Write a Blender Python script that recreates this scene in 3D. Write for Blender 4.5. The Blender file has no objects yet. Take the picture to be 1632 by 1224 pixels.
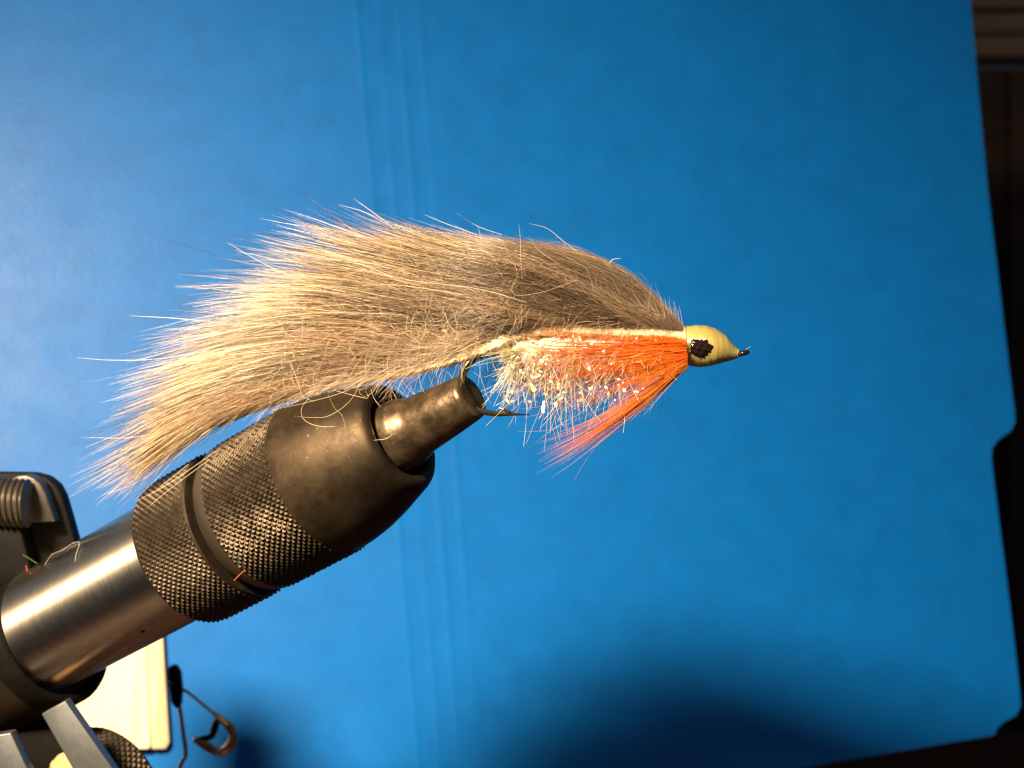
import bpy, bmesh, math
import numpy as np
from mathutils import Vector

# ------------------------------------------------------------------ camera, light, exposure
MM = 0.001
D = 170.0                 # camera to the fly, mm
S = 15.2                  # photograph pixels per mm in the plane of the fly
CX, CY = 816.0, 612.0
sc = bpy.context.scene
COL = sc.collection
rng = np.random.default_rng(7)
LAMP = np.array([-127, -205, 142.0])      # mm

cam_d = bpy.data.cameras.new('camera')
cam = bpy.data.objects.new('camera', cam_d); COL.objects.link(cam)
cam.location = (0, -D*MM, 0); cam.rotation_euler = (math.radians(90), 0, 0)
cam_d.sensor_width = 36.0
cam_d.lens = 36.0*D/(1632/S)
cam_d.clip_start = 0.005; cam_d.clip_end = 20.0
cam_d.dof.use_dof = True
cam_d.dof.focus_distance = (D-1.0)*MM
cam_d.dof.aperture_fstop = 42.0
sc.camera = cam

world = bpy.data.worlds.new('World'); sc.world = world; world.use_nodes = True
bg = world.node_tree.nodes['Background']
bg.inputs[0].default_value = (0.72, 0.88, 1.0, 1); bg.inputs[1].default_value = 0.13

def area(name, loc, target, sx, sy, power, colour):
    l = bpy.data.lights.new(name, 'AREA'); l.shape = 'RECTANGLE'
    l.size = sx*MM; l.size_y = sy*MM; l.energy = power; l.color = colour
    o = bpy.data.objects.new(name, l); COL.objects.link(o)
    o.location = Vector(loc)*MM
    o.rotation_euler = (Vector(target)-Vector(loc)).to_track_quat('-Z', 'Y').to_euler()
    return o
lamp = area('desk_lamp', tuple(LAMP), (-46, 40, -22), 50, 38, 0.9, (1.0, 0.755, 0.47))
lamp.data.spread = math.radians(69)       # a shaded lamp: the beam fades to the sides
area('cabinet_fill', (235, 385, 190), (185, 440, 130), 40, 40, 0.006, (1.0, 0.72, 0.5))  # added fill with no seen source, brightens the top of the cabinet

sc.view_settings.view_transform = 'Standard'; sc.view_settings.look = 'None'
sc.view_settings.exposure = 0.0; sc.view_settings.gamma = 1.0
sc.view_settings.use_curve_mapping = False
sc.render.engine = 'CYCLES'
sc.cycles.max_bounces = 10; sc.cycles.diffuse_bounces = 5; sc.cycles.glossy_bounces = 5
sc.cycles.transmission_bounces = 8; sc.cycles.transparent_max_bounces = 16
sc.cycles.sample_clamp_indirect = 6.0
sc.cycles.use_denoising = True
sc.cycles.filter_width = 1.3

# ------------------------------------------------------------------ helpers
def P(px, py, Y=0.0):
    """a point (mm) that stands Y mm behind the fly"""
    k = (D+Y)/D/S
    return np.array([(px-CX)*k, Y, -(py-CY)*k])

def on_plane(px, py, p0, n):
    o = np.array([0, -D, 0.0]); d = P(px, py, 0)-o
    t = np.dot(p0-o, n)/np.dot(d, n)
    return o+d*t

def empty(name, loc, label, cat, group=None):
    o = bpy.data.objects.new(name, None); COL.objects.link(o)
    o.location = Vector(loc)*MM; o.empty_display_size = 0.005
    o['label'] = label; o['category'] = cat
    if group: o['group'] = group
    return o

def world_loc(o):
    v = Vector((0, 0, 0))
    while o is not None:
        v += o.location; o = o.parent
    return np.array(v)/MM

def link(name, me, mat, parent=None, kind=None, label=None):
    o = bpy.data.objects.new(name, me); COL.objects.link(o)
    me.materials.append(mat)
    if parent is not None: o.parent = parent
    if kind: o['kind'] = kind
    if label: o['label'] = label
    return o

def fast_mesh(name, verts, quads, mat, parent=None, kind=None, label=None, smooth=True, col=None, uv=None, sharp=None):
    """verts in mm, (n,3); quads (m,3 or 4) int"""
    verts = np.asarray(verts, float)
    if parent is not None: verts = verts-world_loc(parent)
    quads = np.asarray(quads, np.int32)
    me = bpy.data.meshes.new(name)
    n, m, c = len(verts), len(quads), quads.shape[1]
    me.vertices.add(n); me.vertices.foreach_set('co', (verts*MM).astype(np.float32).ravel())
    me.loops.add(m*c); me.loops.foreach_set('vertex_index', quads.ravel())
    me.polygons.add(m); me.polygons.foreach_set('loop_start', np.arange(0, m*c, c, dtype=np.int32))
    me.polygons.foreach_set('use_smooth', np.full(m, smooth, bool))
    if col is not None:
        a = me.attributes.new('pigment', 'FLOAT_COLOR', 'POINT')
        cc = np.ones((n, 4), np.float32); cc[:, :3] = col; a.data.foreach_set('color', cc.ravel())
    if uv is not None:
        u = me.uv_layers.new(name='UVMap')
        u.data.foreach_set('uv', np.asarray(uv, np.float32)[quads.ravel()].ravel())
    me.update(calc_edges=True); me.validate()
    if sharp: me.set_sharp_from_angle(angle=math.radians(sharp))
    return link(name, me, mat, parent, kind, label)

def bm_obj(name, bm, mat, parent=None, kind=None, label=None, smooth=True, sharp=35):
    if parent is not None:
        bmesh.ops.translate(bm, verts=bm.verts, vec=-Vector(world_loc(parent)))
    bmesh.ops.scale(bm, verts=bm.verts, vec=(MM, MM, MM))
    bmesh.ops.recalc_face_normals(bm, faces=bm.faces)
    me = bpy.data.meshes.new(name); bm.to_mesh(me); bm.free()
    if smooth:
        for p in me.polygons: p.use_smooth = True
        me.set_sharp_from_angle(angle=math.radians(sharp))
    return link(name, me, mat, parent, kind, label)

def prism(name, pts, depth, mat, parent=None, bevel=0.3, axis=(0, 1, 0), label=None, segs=3, kind=None):
    """outline of 3-D points (mm) pushed along axis by depth, edges rounded"""
    bm = bmesh.new()
    ax = Vector(axis)*depth
    f = [bm.verts.new(Vector(p)) for p in pts]
    b = [bm.verts.new(Vector(p)+ax) for p in pts]
    bm.faces.new(f); bm.faces.new(b[::-1])
    for i in range(len(pts)):
        j = (i+1) % len(pts); bm.faces.new((f[j], f[i], b[i], b[j]))
    bmesh.ops.recalc_face_normals(bm, faces=bm.faces)
    if bevel:
        bmesh.ops.bevel(bm, geom=list(bm.edges), offset=bevel, segments=segs, affect='EDGES', profile=0.5, clamp_overlap=True)
    return bm_obj(name, bm, mat, parent, label=label, kind=kind)

def unit(v):
    v = np.asarray(v, float); return v/np.linalg.norm(v)

def catmull(pts, M):
    pts = np.asarray(pts, float)
    e = np.vstack([2*pts[0]-pts[1], pts, 2*pts[-1]-pts[-2]])
    out = []
    for i in range(1, len(e)-2):
        t = np.linspace(0, 1, 16, endpoint=False)[:, None]
        p0, p1, p2, p3 = e[i-1], e[i], e[i+1], e[i+2]
        out.append(0.5*((2*p1)+(-p0+p2)*t+(2*p0-5*p1+4*p2-p3)*t**2+(-p0+3*p1-3*p2+p3)*t**3))
    out = np.vstack(out+[pts[-1:]])
    L = np.concatenate([[0], np.cumsum(np.linalg.norm(np.diff(out, axis=0), axis=1))])
    s = np.linspace(0, L[-1], M)
    return np.stack([np.interp(s, L, out[:, k]) for k in range(pts.shape[1])], 1)

def strands(name, pts, rad, col, mat, parent, kind='stuff', sides=3, taper=None, label=None):
    """pts (N,K,3) mm, rad (N,) mm; every strand is a thin tube that ends in a point"""
    N, K, _ = pts.shape
    t = np.gradient(pts, axis=1); t /= np.linalg.norm(t, axis=2, keepdims=True)+1e-9
    ref = np.broadcast_to(np.array([0.13, 1.0, 0.21]), t.shape)
    n1 = np.cross(t, ref); n1 /= np.linalg.norm(n1, axis=2, keepdims=True)+1e-9
    n2 = np.cross(t, n1)
    if taper is None: taper = np.interp(np.linspace(0, 1, K), [0, 0.55, 0.85, 1], [0.8, 1.0, 0.7, 0.12])
    r = rad[:, None]*taper[None, :]
    ph = np.arange(sides)*2*np.pi/sides
    V = pts[:, :, None, :]+r[:, :, None, None]*(np.cos(ph)[None, None, :, None]*n1[:, :, None, :]+np.sin(ph)[None, None, :, None]*n2[:, :, None, :])
    V = V.reshape(-1, 3)
    idx = np.arange(N*K*sides).reshape(N, K, sides)
    nxt = np.roll(idx, -1, axis=2)
    Q = np.stack([idx[:, :-1], nxt[:, :-1], nxt[:, 1:], idx[:, 1:]], -1).reshape(-1, 4)
    C = np.repeat(np.broadcast_to(col, (N, K, 3)).reshape(-1, 3), sides, axis=0)
    return fast_mesh(name, V, Q, mat, parent, kind, label, col=C)

def tube(name, pts, rad, mat, parent, M=40, sides=14, label=None):
    p = catmull(pts, M)
    rad = np.interp(np.linspace(0, 1, M), np.linspace(0, 1, len(rad)), rad) if np.ndim(rad) else np.full(M, rad)
    t = np.gradient(p, axis=0); t /= np.linalg.norm(t, axis=1, keepdims=True)
    n = np.cross(t[0], [0.1, 1, 0.2]); n /= np.linalg.norm(n)
    V = []
    for i in range(M):
        n = n-np.dot(n, t[i])*t[i]; n /= np.linalg.norm(n)
        b = np.cross(t[i], n)
        for k in range(sides):
            a = 2*np.pi*k/sides
            V.append(p[i]+rad[i]*(math.cos(a)*n+math.sin(a)*b))
    Q = [(i*sides+k, i*sides+(k+1) % sides, (i+1)*sides+(k+1) % sides, (i+1)*sides+k) for i in range(M-1) for k in range(sides)]
    V += [p[0]-t[0]*rad[0]*0.4, p[-1]+t[-1]*rad[-1]*0.4]
    a0, a1 = M*sides, M*sides+1
    for k in range(sides):
        Q.append((a0, (k+1) % sides, k, k)); Q.append((a1, (M-1)*sides+k, (M-1)*sides+(k+1) % sides, (M-1)*sides+(k+1) % sides))
    bm = bmesh.new(); vs = [bm.verts.new(Vector(v)) for v in V]
    for q in Q:
        bm.faces.new([vs[i] for i in dict.fromkeys(q)])
    return bm_obj(name, bm, mat, parent, label=label)

# ------------------------------------------------------------------ materials
def new_mat(name):
    m = bpy.data.materials.new(name); m.use_nodes = True
    nt = m.node_tree
    return m, nt, nt.nodes, nt.links, nt.nodes['Principled BSDF']

def ramp(nt, fac, stops):
    r = nt.nodes.new('ShaderNodeValToRGB')
    while len(r.color_ramp.elements) < len(stops): r.color_ramp.elements.new(0.5)
    for e, (p, c) in zip(r.color_ramp.elements, stops):
        e.position = p; e.color = (*c, 1) if len(c) == 3 else c
    nt.links.new(fac, r.inputs[0]); return r.outputs[0]

def noise(nt, scale, detail=4, rough=0.6, coord='Object', stretch=None, dist=0.0):
    tc = nt.nodes.new('ShaderNodeTexCoord'); n = nt.nodes.new('ShaderNodeTexNoise')
    n.inputs['Scale'].default_value = scale; n.inputs['Detail'].default_value = detail
    n.inputs['Roughness'].default_value = rough; n.inputs['Distortion'].default_value = dist
    src = tc.outputs[coord]
    if stretch:
        mp = nt.nodes.new('ShaderNodeMapping'); mp.inputs['Scale'].default_value = stretch
        nt.links.new(src, mp.inputs[0]); src = mp.outputs[0]
    nt.links.new(src, n.inputs['Vector']); return n.outputs['Fac']

def bump(nt, fac, dist, strength=1.0, normal=None):
    b = nt.nodes.new('ShaderNodeBump'); b.inputs['Distance'].default_value = dist; b.inputs['Strength'].default_value = strength
    nt.links.new(fac, b.inputs['Height'])
    if normal is not None: nt.links.new(normal, b.inputs['Normal'])
    return b.outputs[0]

def surf(name, stops, nscale, metallic=0.0, rough=(0.4, 0.5), spec=0.5, bscale=None, bdist=0.00002, coat=0.0, coord='Object', stretch=None, detail=5, rscale=None, rstretch=None, specks=None):
    m, nt, N, L, b = new_mat(name)
    f = noise(nt, nscale, detail, 0.65, coord, stretch)
    L.new(ramp(nt, f, stops), b.inputs['Base Color'])
    f2 = noise(nt, rscale or nscale*2.7, 5, 0.7, coord, rstretch)
    mr = N.new('ShaderNodeMapRange'); mr.inputs[1].default_value = 0.3; mr.inputs[2].default_value = 0.7
    mr.inputs[3].default_value, mr.inputs[4].default_value = rough
    L.new(f2, mr.inputs[0]); L.new(mr.outputs[0], b.inputs['Roughness'])
    b.inputs['Metallic'].default_value = metallic; b.inputs['Specular IOR Level'].default_value = spec
    if specks:
        fs = noise(nt, specks, 2, 0.5, 'Object')
        cs = ramp(nt, fs, [(0.735, (0, 0, 0)), (0.79, (1, 1, 1))])
        mxc = N.new('ShaderNodeMix'); mxc.data_type = 'RGBA'
        L.new(cs, mxc.inputs['Factor']); L.new(b.inputs['Base Color'].links[0].from_socket, mxc.inputs['A']); mxc.inputs['B'].default_value = (0.22, 0.17, 0.12, 1)
        L.new(mxc.outputs['Result'], b.inputs['Base Color'])
    b.inputs['Coat Weight'].default_value = coat; b.inputs['Coat Roughness'].default_value = 0.12
    if bscale:
        L.new(bump(nt, noise(nt, bscale, 4, 0.6, coord, rstretch), bdist), b.inputs['Normal'])
    return m

def fibre_mat(name, rough=0.4, spec=0.5, translucent=0.35, tint=None, coat=0.0):
    m, nt, N, L, b = new_mat(name)
    at = N.new('ShaderNodeAttribute'); at.attribute_name = 'pigment'
    L.new(at.outputs['Color'], b.inputs['Base Color'])
    b.inputs['Roughness'].default_value = rough; b.inputs['Specular IOR Level'].default_value = spec
    tr = N.new('ShaderNodeBsdfTranslucent'); L.new(at.outputs['Color'], tr.inputs['Color'])
    mx = N.new('ShaderNodeMixShader'); mx.inputs[0].default_value = translucent
    L.new(b.outputs[0], mx.inputs[1]); L.new(tr.outputs[0], mx.inputs[2])
    L.new(mx.outputs[0], N['Material Output'].inputs['Surface'])
    return m

M_FOLDER = surf('blue_card', [(0.25, (0.0004, 0.085, 0.32)), (0.5, (0.0004, 0.095, 0.36)), (0.8, (0.0006, 0.107, 0.40))], 160, rough=(0.40, 0.47), spec=0.17, bscale=1100, bdist=0.00003, rscale=140)
M_BLACK = surf('black_oxide_steel', [(0.3, (0.019, 0.0135, 0.0088)), (0.5, (0.036, 0.026, 0.0165)), (0.75, (0.062, 0.045, 0.028))], 260, metallic=0.85, rough=(0.44, 0.62), specks=3200, spec=0.3, bscale=2500, bdist=0.00001)
M_KNURL = surf('knurled_black_steel', [(0.3, (0.026, 0.020, 0.014)), (0.7, (0.060, 0.046, 0.033))], 500, metallic=0.85, rough=(0.46, 0.6), spec=0.3)
M_JAW = surf('worn_bronze_steel', [(0.28, (0.040, 0.028, 0.017)), (0.5, (0.115, 0.083, 0.052)), (0.70, (0.22, 0.165, 0.105))], 420, metallic=0.85, rough=(0.24, 0.44), bscale=900, bdist=0.00004, detail=8)
M_BAND = surf('turned_dark_steel', [(0.3, (0.10, 0.085, 0.065)), (0.7, (0.19, 0.16, 0.125))], 30, metallic=0.9, rough=(0.3, 0.42), coord='UV', stretch=(4, 60, 1), rstretch=(4, 90, 1))
M_DARK = surf('matt_black_metal', [(0.3, (0.002, 0.0018, 0.0016)), (0.7, (0.005, 0.0045, 0.004))], 300, metallic=0.0, rough=(0.45, 0.65), spec=0.06, bscale=1500, bdist=0.00002)
M_BROWNMETAL = surf('browned_steel', [(0.3, (0.012, 0.0085, 0.005)), (0.7, (0.030, 0.021, 0.013))], 200, metallic=0.6, rough=(0.45, 0.6), spec=0.2, bscale=900, bdist=0.00003)
M_FLATSTEEL = surf('cold_rolled_steel', [(0.3, (0.07, 0.077, 0.085)), (0.7, (0.13, 0.14, 0.15))], 80, metallic=0.8, rough=(0.38, 0.55), bscale=700, bdist=0.00001)
M_CREAM = surf('varnished_maple', [(0.3, (0.70, 0.54, 0.34)), (0.5, (0.80, 0.66, 0.46)), (0.75, (0.58, 0.38, 0.20))], 30, rough=(0.22, 0.34), spec=0.6, stretch=(6, 1, 0.5))
M_RUST = surf('rusty_wire', [(0.3, (0.20, 0.09, 0.04)), (0.5, (0.38, 0.20, 0.10)), (0.75, (0.50, 0.44, 0.38))], 300, metallic=0.9, rough=(0.12, 0.3))
M_HOOK = surf('bronzed_hook_wire', [(0.3, (0.10, 0.075, 0.045)), (0.7, (0.23, 0.17, 0.10))], 400, metallic=0.95, rough=(0.16, 0.3))
M_HIDE = surf('tanned_hide', [(0.25, (0.62, 0.46, 0.28)), (0.5, (0.80, 0.64, 0.42)), (0.8, (0.88, 0.76, 0.56))], 700, rough=(0.7, 0.9), spec=0.2, bscale=2200, bdist=0.0002)
M_PLASTIC = surf('brown_screw_plastic', [(0.3, (0.018, 0.015, 0.012)), (0.7, (0.040, 0.033, 0.026))], 200, metallic=0.3, rough=(0.32, 0.45))
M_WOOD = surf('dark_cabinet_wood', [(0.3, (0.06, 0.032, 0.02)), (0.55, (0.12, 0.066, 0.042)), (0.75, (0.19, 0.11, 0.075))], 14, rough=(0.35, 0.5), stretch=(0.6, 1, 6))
M_SHADEDWOOD = surf('shaded_dark_wood', [(0.3, (0.012, 0.008, 0.006)), (0.7, (0.035, 0.020, 0.014))], 14, rough=(0.5, 0.7), spec=0.1, stretch=(0.6, 1, 6))  # darkened copy of the cabinet wood: shade below the planks put into its colour
M_TAN = surf('rough_tan_cork', [(0.3, (0.20, 0.12, 0.05)), (0.7, (0.42, 0.28, 0.13))], 400, rough=(0.7, 0.9), bscale=700, bdist=0.0003)

# brushed shaft: fine scratches that run round the bar
m, nt, N, L, b = new_mat('brushed_bar_steel'); M_SHAFT = m
f = noise(nt, 1.0, 6, 0.7, 'UV', (6, 220, 1)); f2 = noise(nt, 1.0, 5, 0.7, 'UV', (40, 14, 1))
L.new(ramp(nt, f2, [(0.3, (0.60, 0.52, 0.43)), (0.7, (0.76, 0.67, 0.56))]), b.inputs['Base Color'])
b.inputs['Metallic'].default_value = 1.0
mr = N.new('ShaderNodeMapRange'); mr.inputs[1].default_value = 0.3; mr.inputs[2].default_value = 0.7
mr.inputs[3].default_value = 0.25; mr.inputs[4].default_value = 0.37
L.new(f, mr.inputs[0]); L.new(mr.outputs[0], b.inputs['Roughness'])
b.inputs['Anisotropic'].default_value = 0.95; b.inputs['Anisotropic Rotation'].default_value = 0.25
tg = N.new('ShaderNodeTangent'); tg.direction_type = 'UV_MAP'; tg.uv_map = 'UVMap'
L.new(tg.outputs[0], b.inputs['Tangent'])
L.new(bump(nt, f, 0.000002, 0.4), b.inputs['Normal'])

M_FUR = fibre_mat('rabbit_fur', rough=0.42, spec=0.5, translucent=0.26)
M_GUARD = fibre_mat('rabbit_guard_hair', rough=0.3, spec=0.65, translucent=0.24)
M_DARKHAIR = fibre_mat('black_guard_hair', rough=0.5, spec=0.15, translucent=0.0)
M_ORANGE = fibre_mat('orange_dyed_hair', rough=0.28, spec=0.55, translucent=0.65)
M_FLASH = fibre_mat('pearl_flash_fibre', rough=0.2, spec=0.9, translucent=0.45)
M_LINT = fibre_mat('lint', rough=0.5, spec=0.4, translucent=0.3)

m, nt, N, L, b = new_mat('pearl_tinsel'); M_TINSEL = m
at = N.new('ShaderNodeAttribute'); at.attribute_name = 'pigment'
L.new(at.outputs['Color'], b.inputs['Base Color'])
b.inputs['Metallic'].default_value = 0.75; b.inputs['Roughness'].default_value = 0.16

m, nt, N, L, b = new_mat('yellow_tying_thread'); M_THREAD = m
f = noise(nt, 260, 5, 0.7, 'Object', (1, 1, 1))
f2 = noise(nt, 900, 3, 0.6, 'Object', (3.0, 0.35, 0.35))
L.new(ramp(nt, f, [(0.28, (0.23, 0.175, 0.045)), (0.5, (0.31, 0.25, 0.075)), (0.72, (0.41, 0.345, 0.13))]), b.inputs['Base Color'])
b.inputs['Roughness'].default_value = 0.36; b.inputs['Coat Weight'].default_value = 0.9; b.inputs['Coat Roughness'].default_value = 0.1
b.inputs['Subsurface Weight'].default_value = 0.15; b.inputs['Subsurface Radius'].default_value = (1, 0.6, 0.25); b.inputs['Subsurface Scale'].default_value = 0.0006
L.new(bump(nt, f2, 0.00006, 0.8), b.inputs['Normal'])

m, nt, N, L, b = new_mat('black_enamel'); M_ENAMEL = m
b.inputs['Base Color'].default_value = (0.010, 0.005, 0.005, 1); b.inputs['Roughness'].default_value = 0.12
L.new(bump(nt, noise(nt, 1500, 3), 0.00012, 0.6), b.inputs['Normal'])

m, nt, N, L, b = new_mat('desk_wood'); M_DESK = m
L.new(ramp(nt, noise(nt, 9, 5, 0.6, 'Object', (8, 1, 1)), [(0.3, (0.03, 0.012, 0.007)), (0.7, (0.055, 0.023, 0.013))]), b.inputs['Base Color'])
b.inputs['Roughness'].default_value = 0.45

# ------------------------------------------------------------------ the setting: desk and cabinet behind
bm = bmesh.new()
bmesh.ops.create_cube(bm, size=1)
bmesh.ops.scale(bm, verts=bm.verts, vec=(1200, 700, 24)); bmesh.ops.translate(bm, verts=bm.verts, vec=(60, 108, -142))
desk = bm_obj('desk', bm, M_DESK, kind='structure', smooth=False); desk['label'] = 'brown wooden desk below the vise'; desk['category'] = 'desk'

cab = empty('wooden_cabinet', (240, 470, -130), 'dark brown wooden cabinet behind the blue folder', 'cabinet')
def cab_box(name, x0, x1, z0, z1, y0, y1, bev=1.5, mat=M_WOOD):
    return prism(name, [(x0, y0, z0), (x1, y0, z0), (x1, y0, z1), (x0, y0, z1)], y1-y0, mat, cab, bevel=bev)
def zc(py, Y): return P(0, py, Y)[2]
def xc(px, Y): return P(px, 0, Y)[0]
cab_box('plank', 60, 520, zc(92, 440), zc(56, 440), 440, 470, 2)
cab_box('plank', 60, 520, zc(54, 440), zc(18, 440), 440.6, 470, 2)
cab_box('plank', 60, 520, zc(16, 440), 230, 439.5, 470, 2)
cab_box('door_panel', 60, 520, -129, zc(106, 440), 444, 470, 2, M_SHADEDWOOD)
cab_box('stile', xc(1612, 436), 520, -129, zc(108, 436), 437, 443.5, 2, M_SHADEDWOOD)
# ------------------------------------------------------------------ blue folder
folder = empty('file_folder', P(670, 1330, 118), 'open blue card file folder with scored fold standing behind the fly', 'folder')
cA, cB = P(545, -260, 134), P(674, 1330, 104)          # the fold
def plane_through(a, b, c):
    n = unit(np.cross(b-a, c-a)); return a, n
pR = plane_through(cA, cB, P(1600, 600, 141))
pL = plane_through(cA, cB, P(-200, 600, 102))
right_px = [(1522, -260), (1547, 0), (1560, 150), (1574, 300), (1592, 450), (1610, 600), (1617, 655), (1618, 672), (1612, 686), (1590, 702), (1581, 714), (1580, 730),
            (1585, 775), (1600, 890), (1615, 1010), (1626, 1108), (1627, 1124), (1620, 1140), (1600, 1151), (1590, 1160), (1584, 1172), (1400, 1203), (1200, 1237), (900, 1290)]
pts = [cA]+[on_plane(x, y, *pR) for x, y in right_px]+[cB]
rp = prism('right_panel', pts, 0.35, M_FOLDER, folder, bevel=0.0)
left_px = [(-320, -260), (-320, 1330)]
pts = [cA]+[on_plane(x, y, *pL) for x, y in left_px]+[cB]
prism('left_panel', pts[::-1], 0.35, M_FOLDER, folder, bevel=0.0)
nR = pR[1]*(-1 if pR[1][1] > 0 else 1)                   # towards the camera
for k, (off, hw, h) in enumerate([(2, 1.0, 0.07), (36, 1.1, 0.04), (68, 1.1, 0.045), (101, 1.1, 0.04)]):
    a = on_plane(545+off, -260, *pR); c = on_plane(674+off, 1330, *pR)
    side = unit(np.cross(c-a, nR))
    M = 60; V = []; Q = []
    prof = np.linspace(-1, 1, 9)
    for i in range(M):
        p = a+(c-a)*i/(M-1)
        wob = 0.08*math.sin(i*0.17+k*2)
        hh = h*(0.75+0.25*math.sin(i*0.23+1.7*k))
        for q in prof:
            V.append(p+side*(q*hw+wob)+nR*(hh*(0.5+0.5*math.cos(q*math.pi))+0.012))
    for i in range(M-1):
        for j in range(8): Q.append((i*9+j, i*9+j+1, (i+1)*9+j+1, (i+1)*9+j))
    fast_mesh('score_line', V, Q, M_FOLDER, rp)

# ------------------------------------------------------------------ the vise
PHI = math.radians(26)
ang = math.radians(28.6)
AX = unit([math.cos(PHI)*math.cos(ang), -math.sin(PHI), math.cos(PHI)*math.sin(ang)])   # towards the jaw tip
TIP = P(752.5, 631, 0)
E2 = unit(np.array([0, -1, 0])-np.dot([0, -1, 0], AX)*AX)
E1 = np.cross(AX, E2)
_s = np.linspace(0, 110, 4000)
_pp = TIP[None]-_s[:, None]*AX[None]
_k = S*D/(D+_pp[:, 1])
_L = np.hypot(_pp[:, 0]*_k-TIP[0]*S, _pp[:, 2]*_k-TIP[2]*S)
def sr(L, r):
    """distance back from the tip and radius, both read in picture pixels -> mm"""
    s = float(np.interp(L, _L, _s)); k = float(np.interp(s, _s, _k))
    return s, r/k
def lathe(name, prof, mat, parent, seg=160, origin=None, ax=None, e1=None, e2=None, sharp=30, label=None):
    O = TIP if origin is None else origin
    a = AX if ax is None else ax; u = E1 if e1 is None else e1; w = E2 if e2 is None else e2
    th = np.linspace(0, 2*np.pi, seg+1)
    V = []; UV = []
    for s, r in prof:
        V.append(O[None]-a[None]*s+r*(np.cos(th)[:, None]*u+np.sin(th)[:, None]*w))
        UV.append(np.stack([th/(2*np.pi), np.full(seg+1, s/20.0)], 1))
    V = np.vstack(V); UV = np.vstack(UV)
    n = seg+1
    Q = [(i*n+j, i*n+j+1, (i+1)*n+j+1, (i+1)*n+j) for i in range(len(prof)-1) for j in range(seg)]
    return fast_mesh(name, V, Q, mat, parent, uv=UV, sharp=sharp, label=label)
def knurl(name, s0, s1, r, n, pitch, depth, mat, parent, origin=None, ax=None, e1=None, e2=None, sub=8, edge=0.35, seed=3):
    O = TIP if origin is None else origin
    a = AX if ax is None else ax; u = E1 if e1 is None else e1; w = E2 if e2 is None else e2
    rows = int(round((s1-s0)/pitch*sub)); seg = n*sub
    th = np.arange(seg)*2*np.pi/seg
    ss = np.linspace(s0, s1, rows+1)
    T, SS = np.meshgrid(th, ss)
    A = n*T/(2*np.pi)+(SS-s0)/pitch; B = n*T/(2*np.pi)-(SS-s0)/pitch
    tri = lambda x: 2*np.minimum(x-np.floor(x), 1-(x-np.floor(x)))
    h = np.minimum(np.minimum(tri(A), tri(B)), 0.82)
    rr = np.random.default_rng(seed)
    # every pyramid a little different: worn or sharp
    ia = np.floor(A).astype(int) % n; ib = np.floor(B).astype(int) % n
    wear = rr.uniform(0.72, 1.0, (n, n))[ia, ib]
    R = r-depth*(1-h*wear)
    fe = np.clip(np.minimum(SS-s0, s1-SS)/edge, 0, 1)
    R = R-(1-fe)*depth*0.9
    V = (O[None, None]-a*SS[..., None]+R[..., None]*(np.cos(T)[..., None]*u+np.sin(T)[..., None]*w)).reshape(-1, 3)
    idx = np.arange((rows+1)*seg).reshape(rows+1, seg); nx = np.roll(idx, -1, 1)
    Q = np.stack([idx[:-1], nx[:-1], nx[1:], idx[1:]], -1).reshape(-1, 4)
    return fast_mesh(name, V, Q, mat, parent, smooth=False)

vise = empty('fly_tying_vise', P(60, 1230, 30), 'black and steel rotary fly tying vise holding the hook in its jaws', 'vise')
# jaw
jp = [(0.5, 0), (0.5, 24), (-0.5, 33), (1.5, 36.5), (8, 38.5), (40, 42.5), (92, 47.5), (97, 48.4), (100, 49.4), (117, 56.3), (121, 57.2), (128, 57.6), (175, 60)]
jaw = lathe('jaw', [sr(max(L, 0), r) for L, r in jp], M_JAW, vise, sharp=50)
# slit that parts the two jaw halves, as a thin dark plate proud of the tip face
sl = []
for q in (-1, 1):
    for e in (-1, 1): sl.append(TIP+AX*0.03+E1*(q*2.1)+np.cross(AX, E1)*(e*0.09))
prism('jaw_slit', [sl[0], sl[1], sl[3], sl[2]], 0.06, M_DARK, jaw, bevel=0, axis=tuple(AX))
# collar nose
cp = [(165, 57), (165, 66), (138, 67), (132, 69), (129, 74), (128.5, 80), (130, 86), (134, 91), (141, 95), (152, 99), (168, 105), (184, 111), (200, 116), (216, 120.5), (234, 124), (252, 126.5), (268, 127.5), (280, 127.5)]
collar = lathe('collar', [sr(L, r) for L, r in cp], M_BLACK, vise, sharp=40)
s0, r0 = sr(268, 132); s1, r1 = sr(393, 130)
knurl('knurled_grip', s0, s1, r0, 70, 2*math.pi*r0/70*0.98, 0.36, M_KNURL, collar)
s1b, r1b = sr(391, 122)
lathe('turned_band', [(s1b-0.4, r1b-1), (s1b-0.4, r1b+0.2), sr(395, 125.5), sr(403, 122), sr(410, 117), sr(410, 90)], M_BAND, collar)
lathe('neck', [sr(400, 100), sr(440, 100)], M_DARK, vise)
# lock ring
s0, r0 = sr(420, 128); s1, r1 = sr(514, 127)
ring = lathe('lock_ring', [(s0-0.05, r0*0.7), (s0-0.05, r0-0.36), (s0+0.3, r0-0.30), (s1-0.3, r0-0.30), (s1+0.15, r0-0.55), (s1+0.2, r0*0.7)], M_KNURL, vise)
knurl('knurled_grip', s0, s1, r0, 70, 2*math.pi*r0/70*0.98, 0.36, M_KNURL, ring, seed=5)
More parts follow.
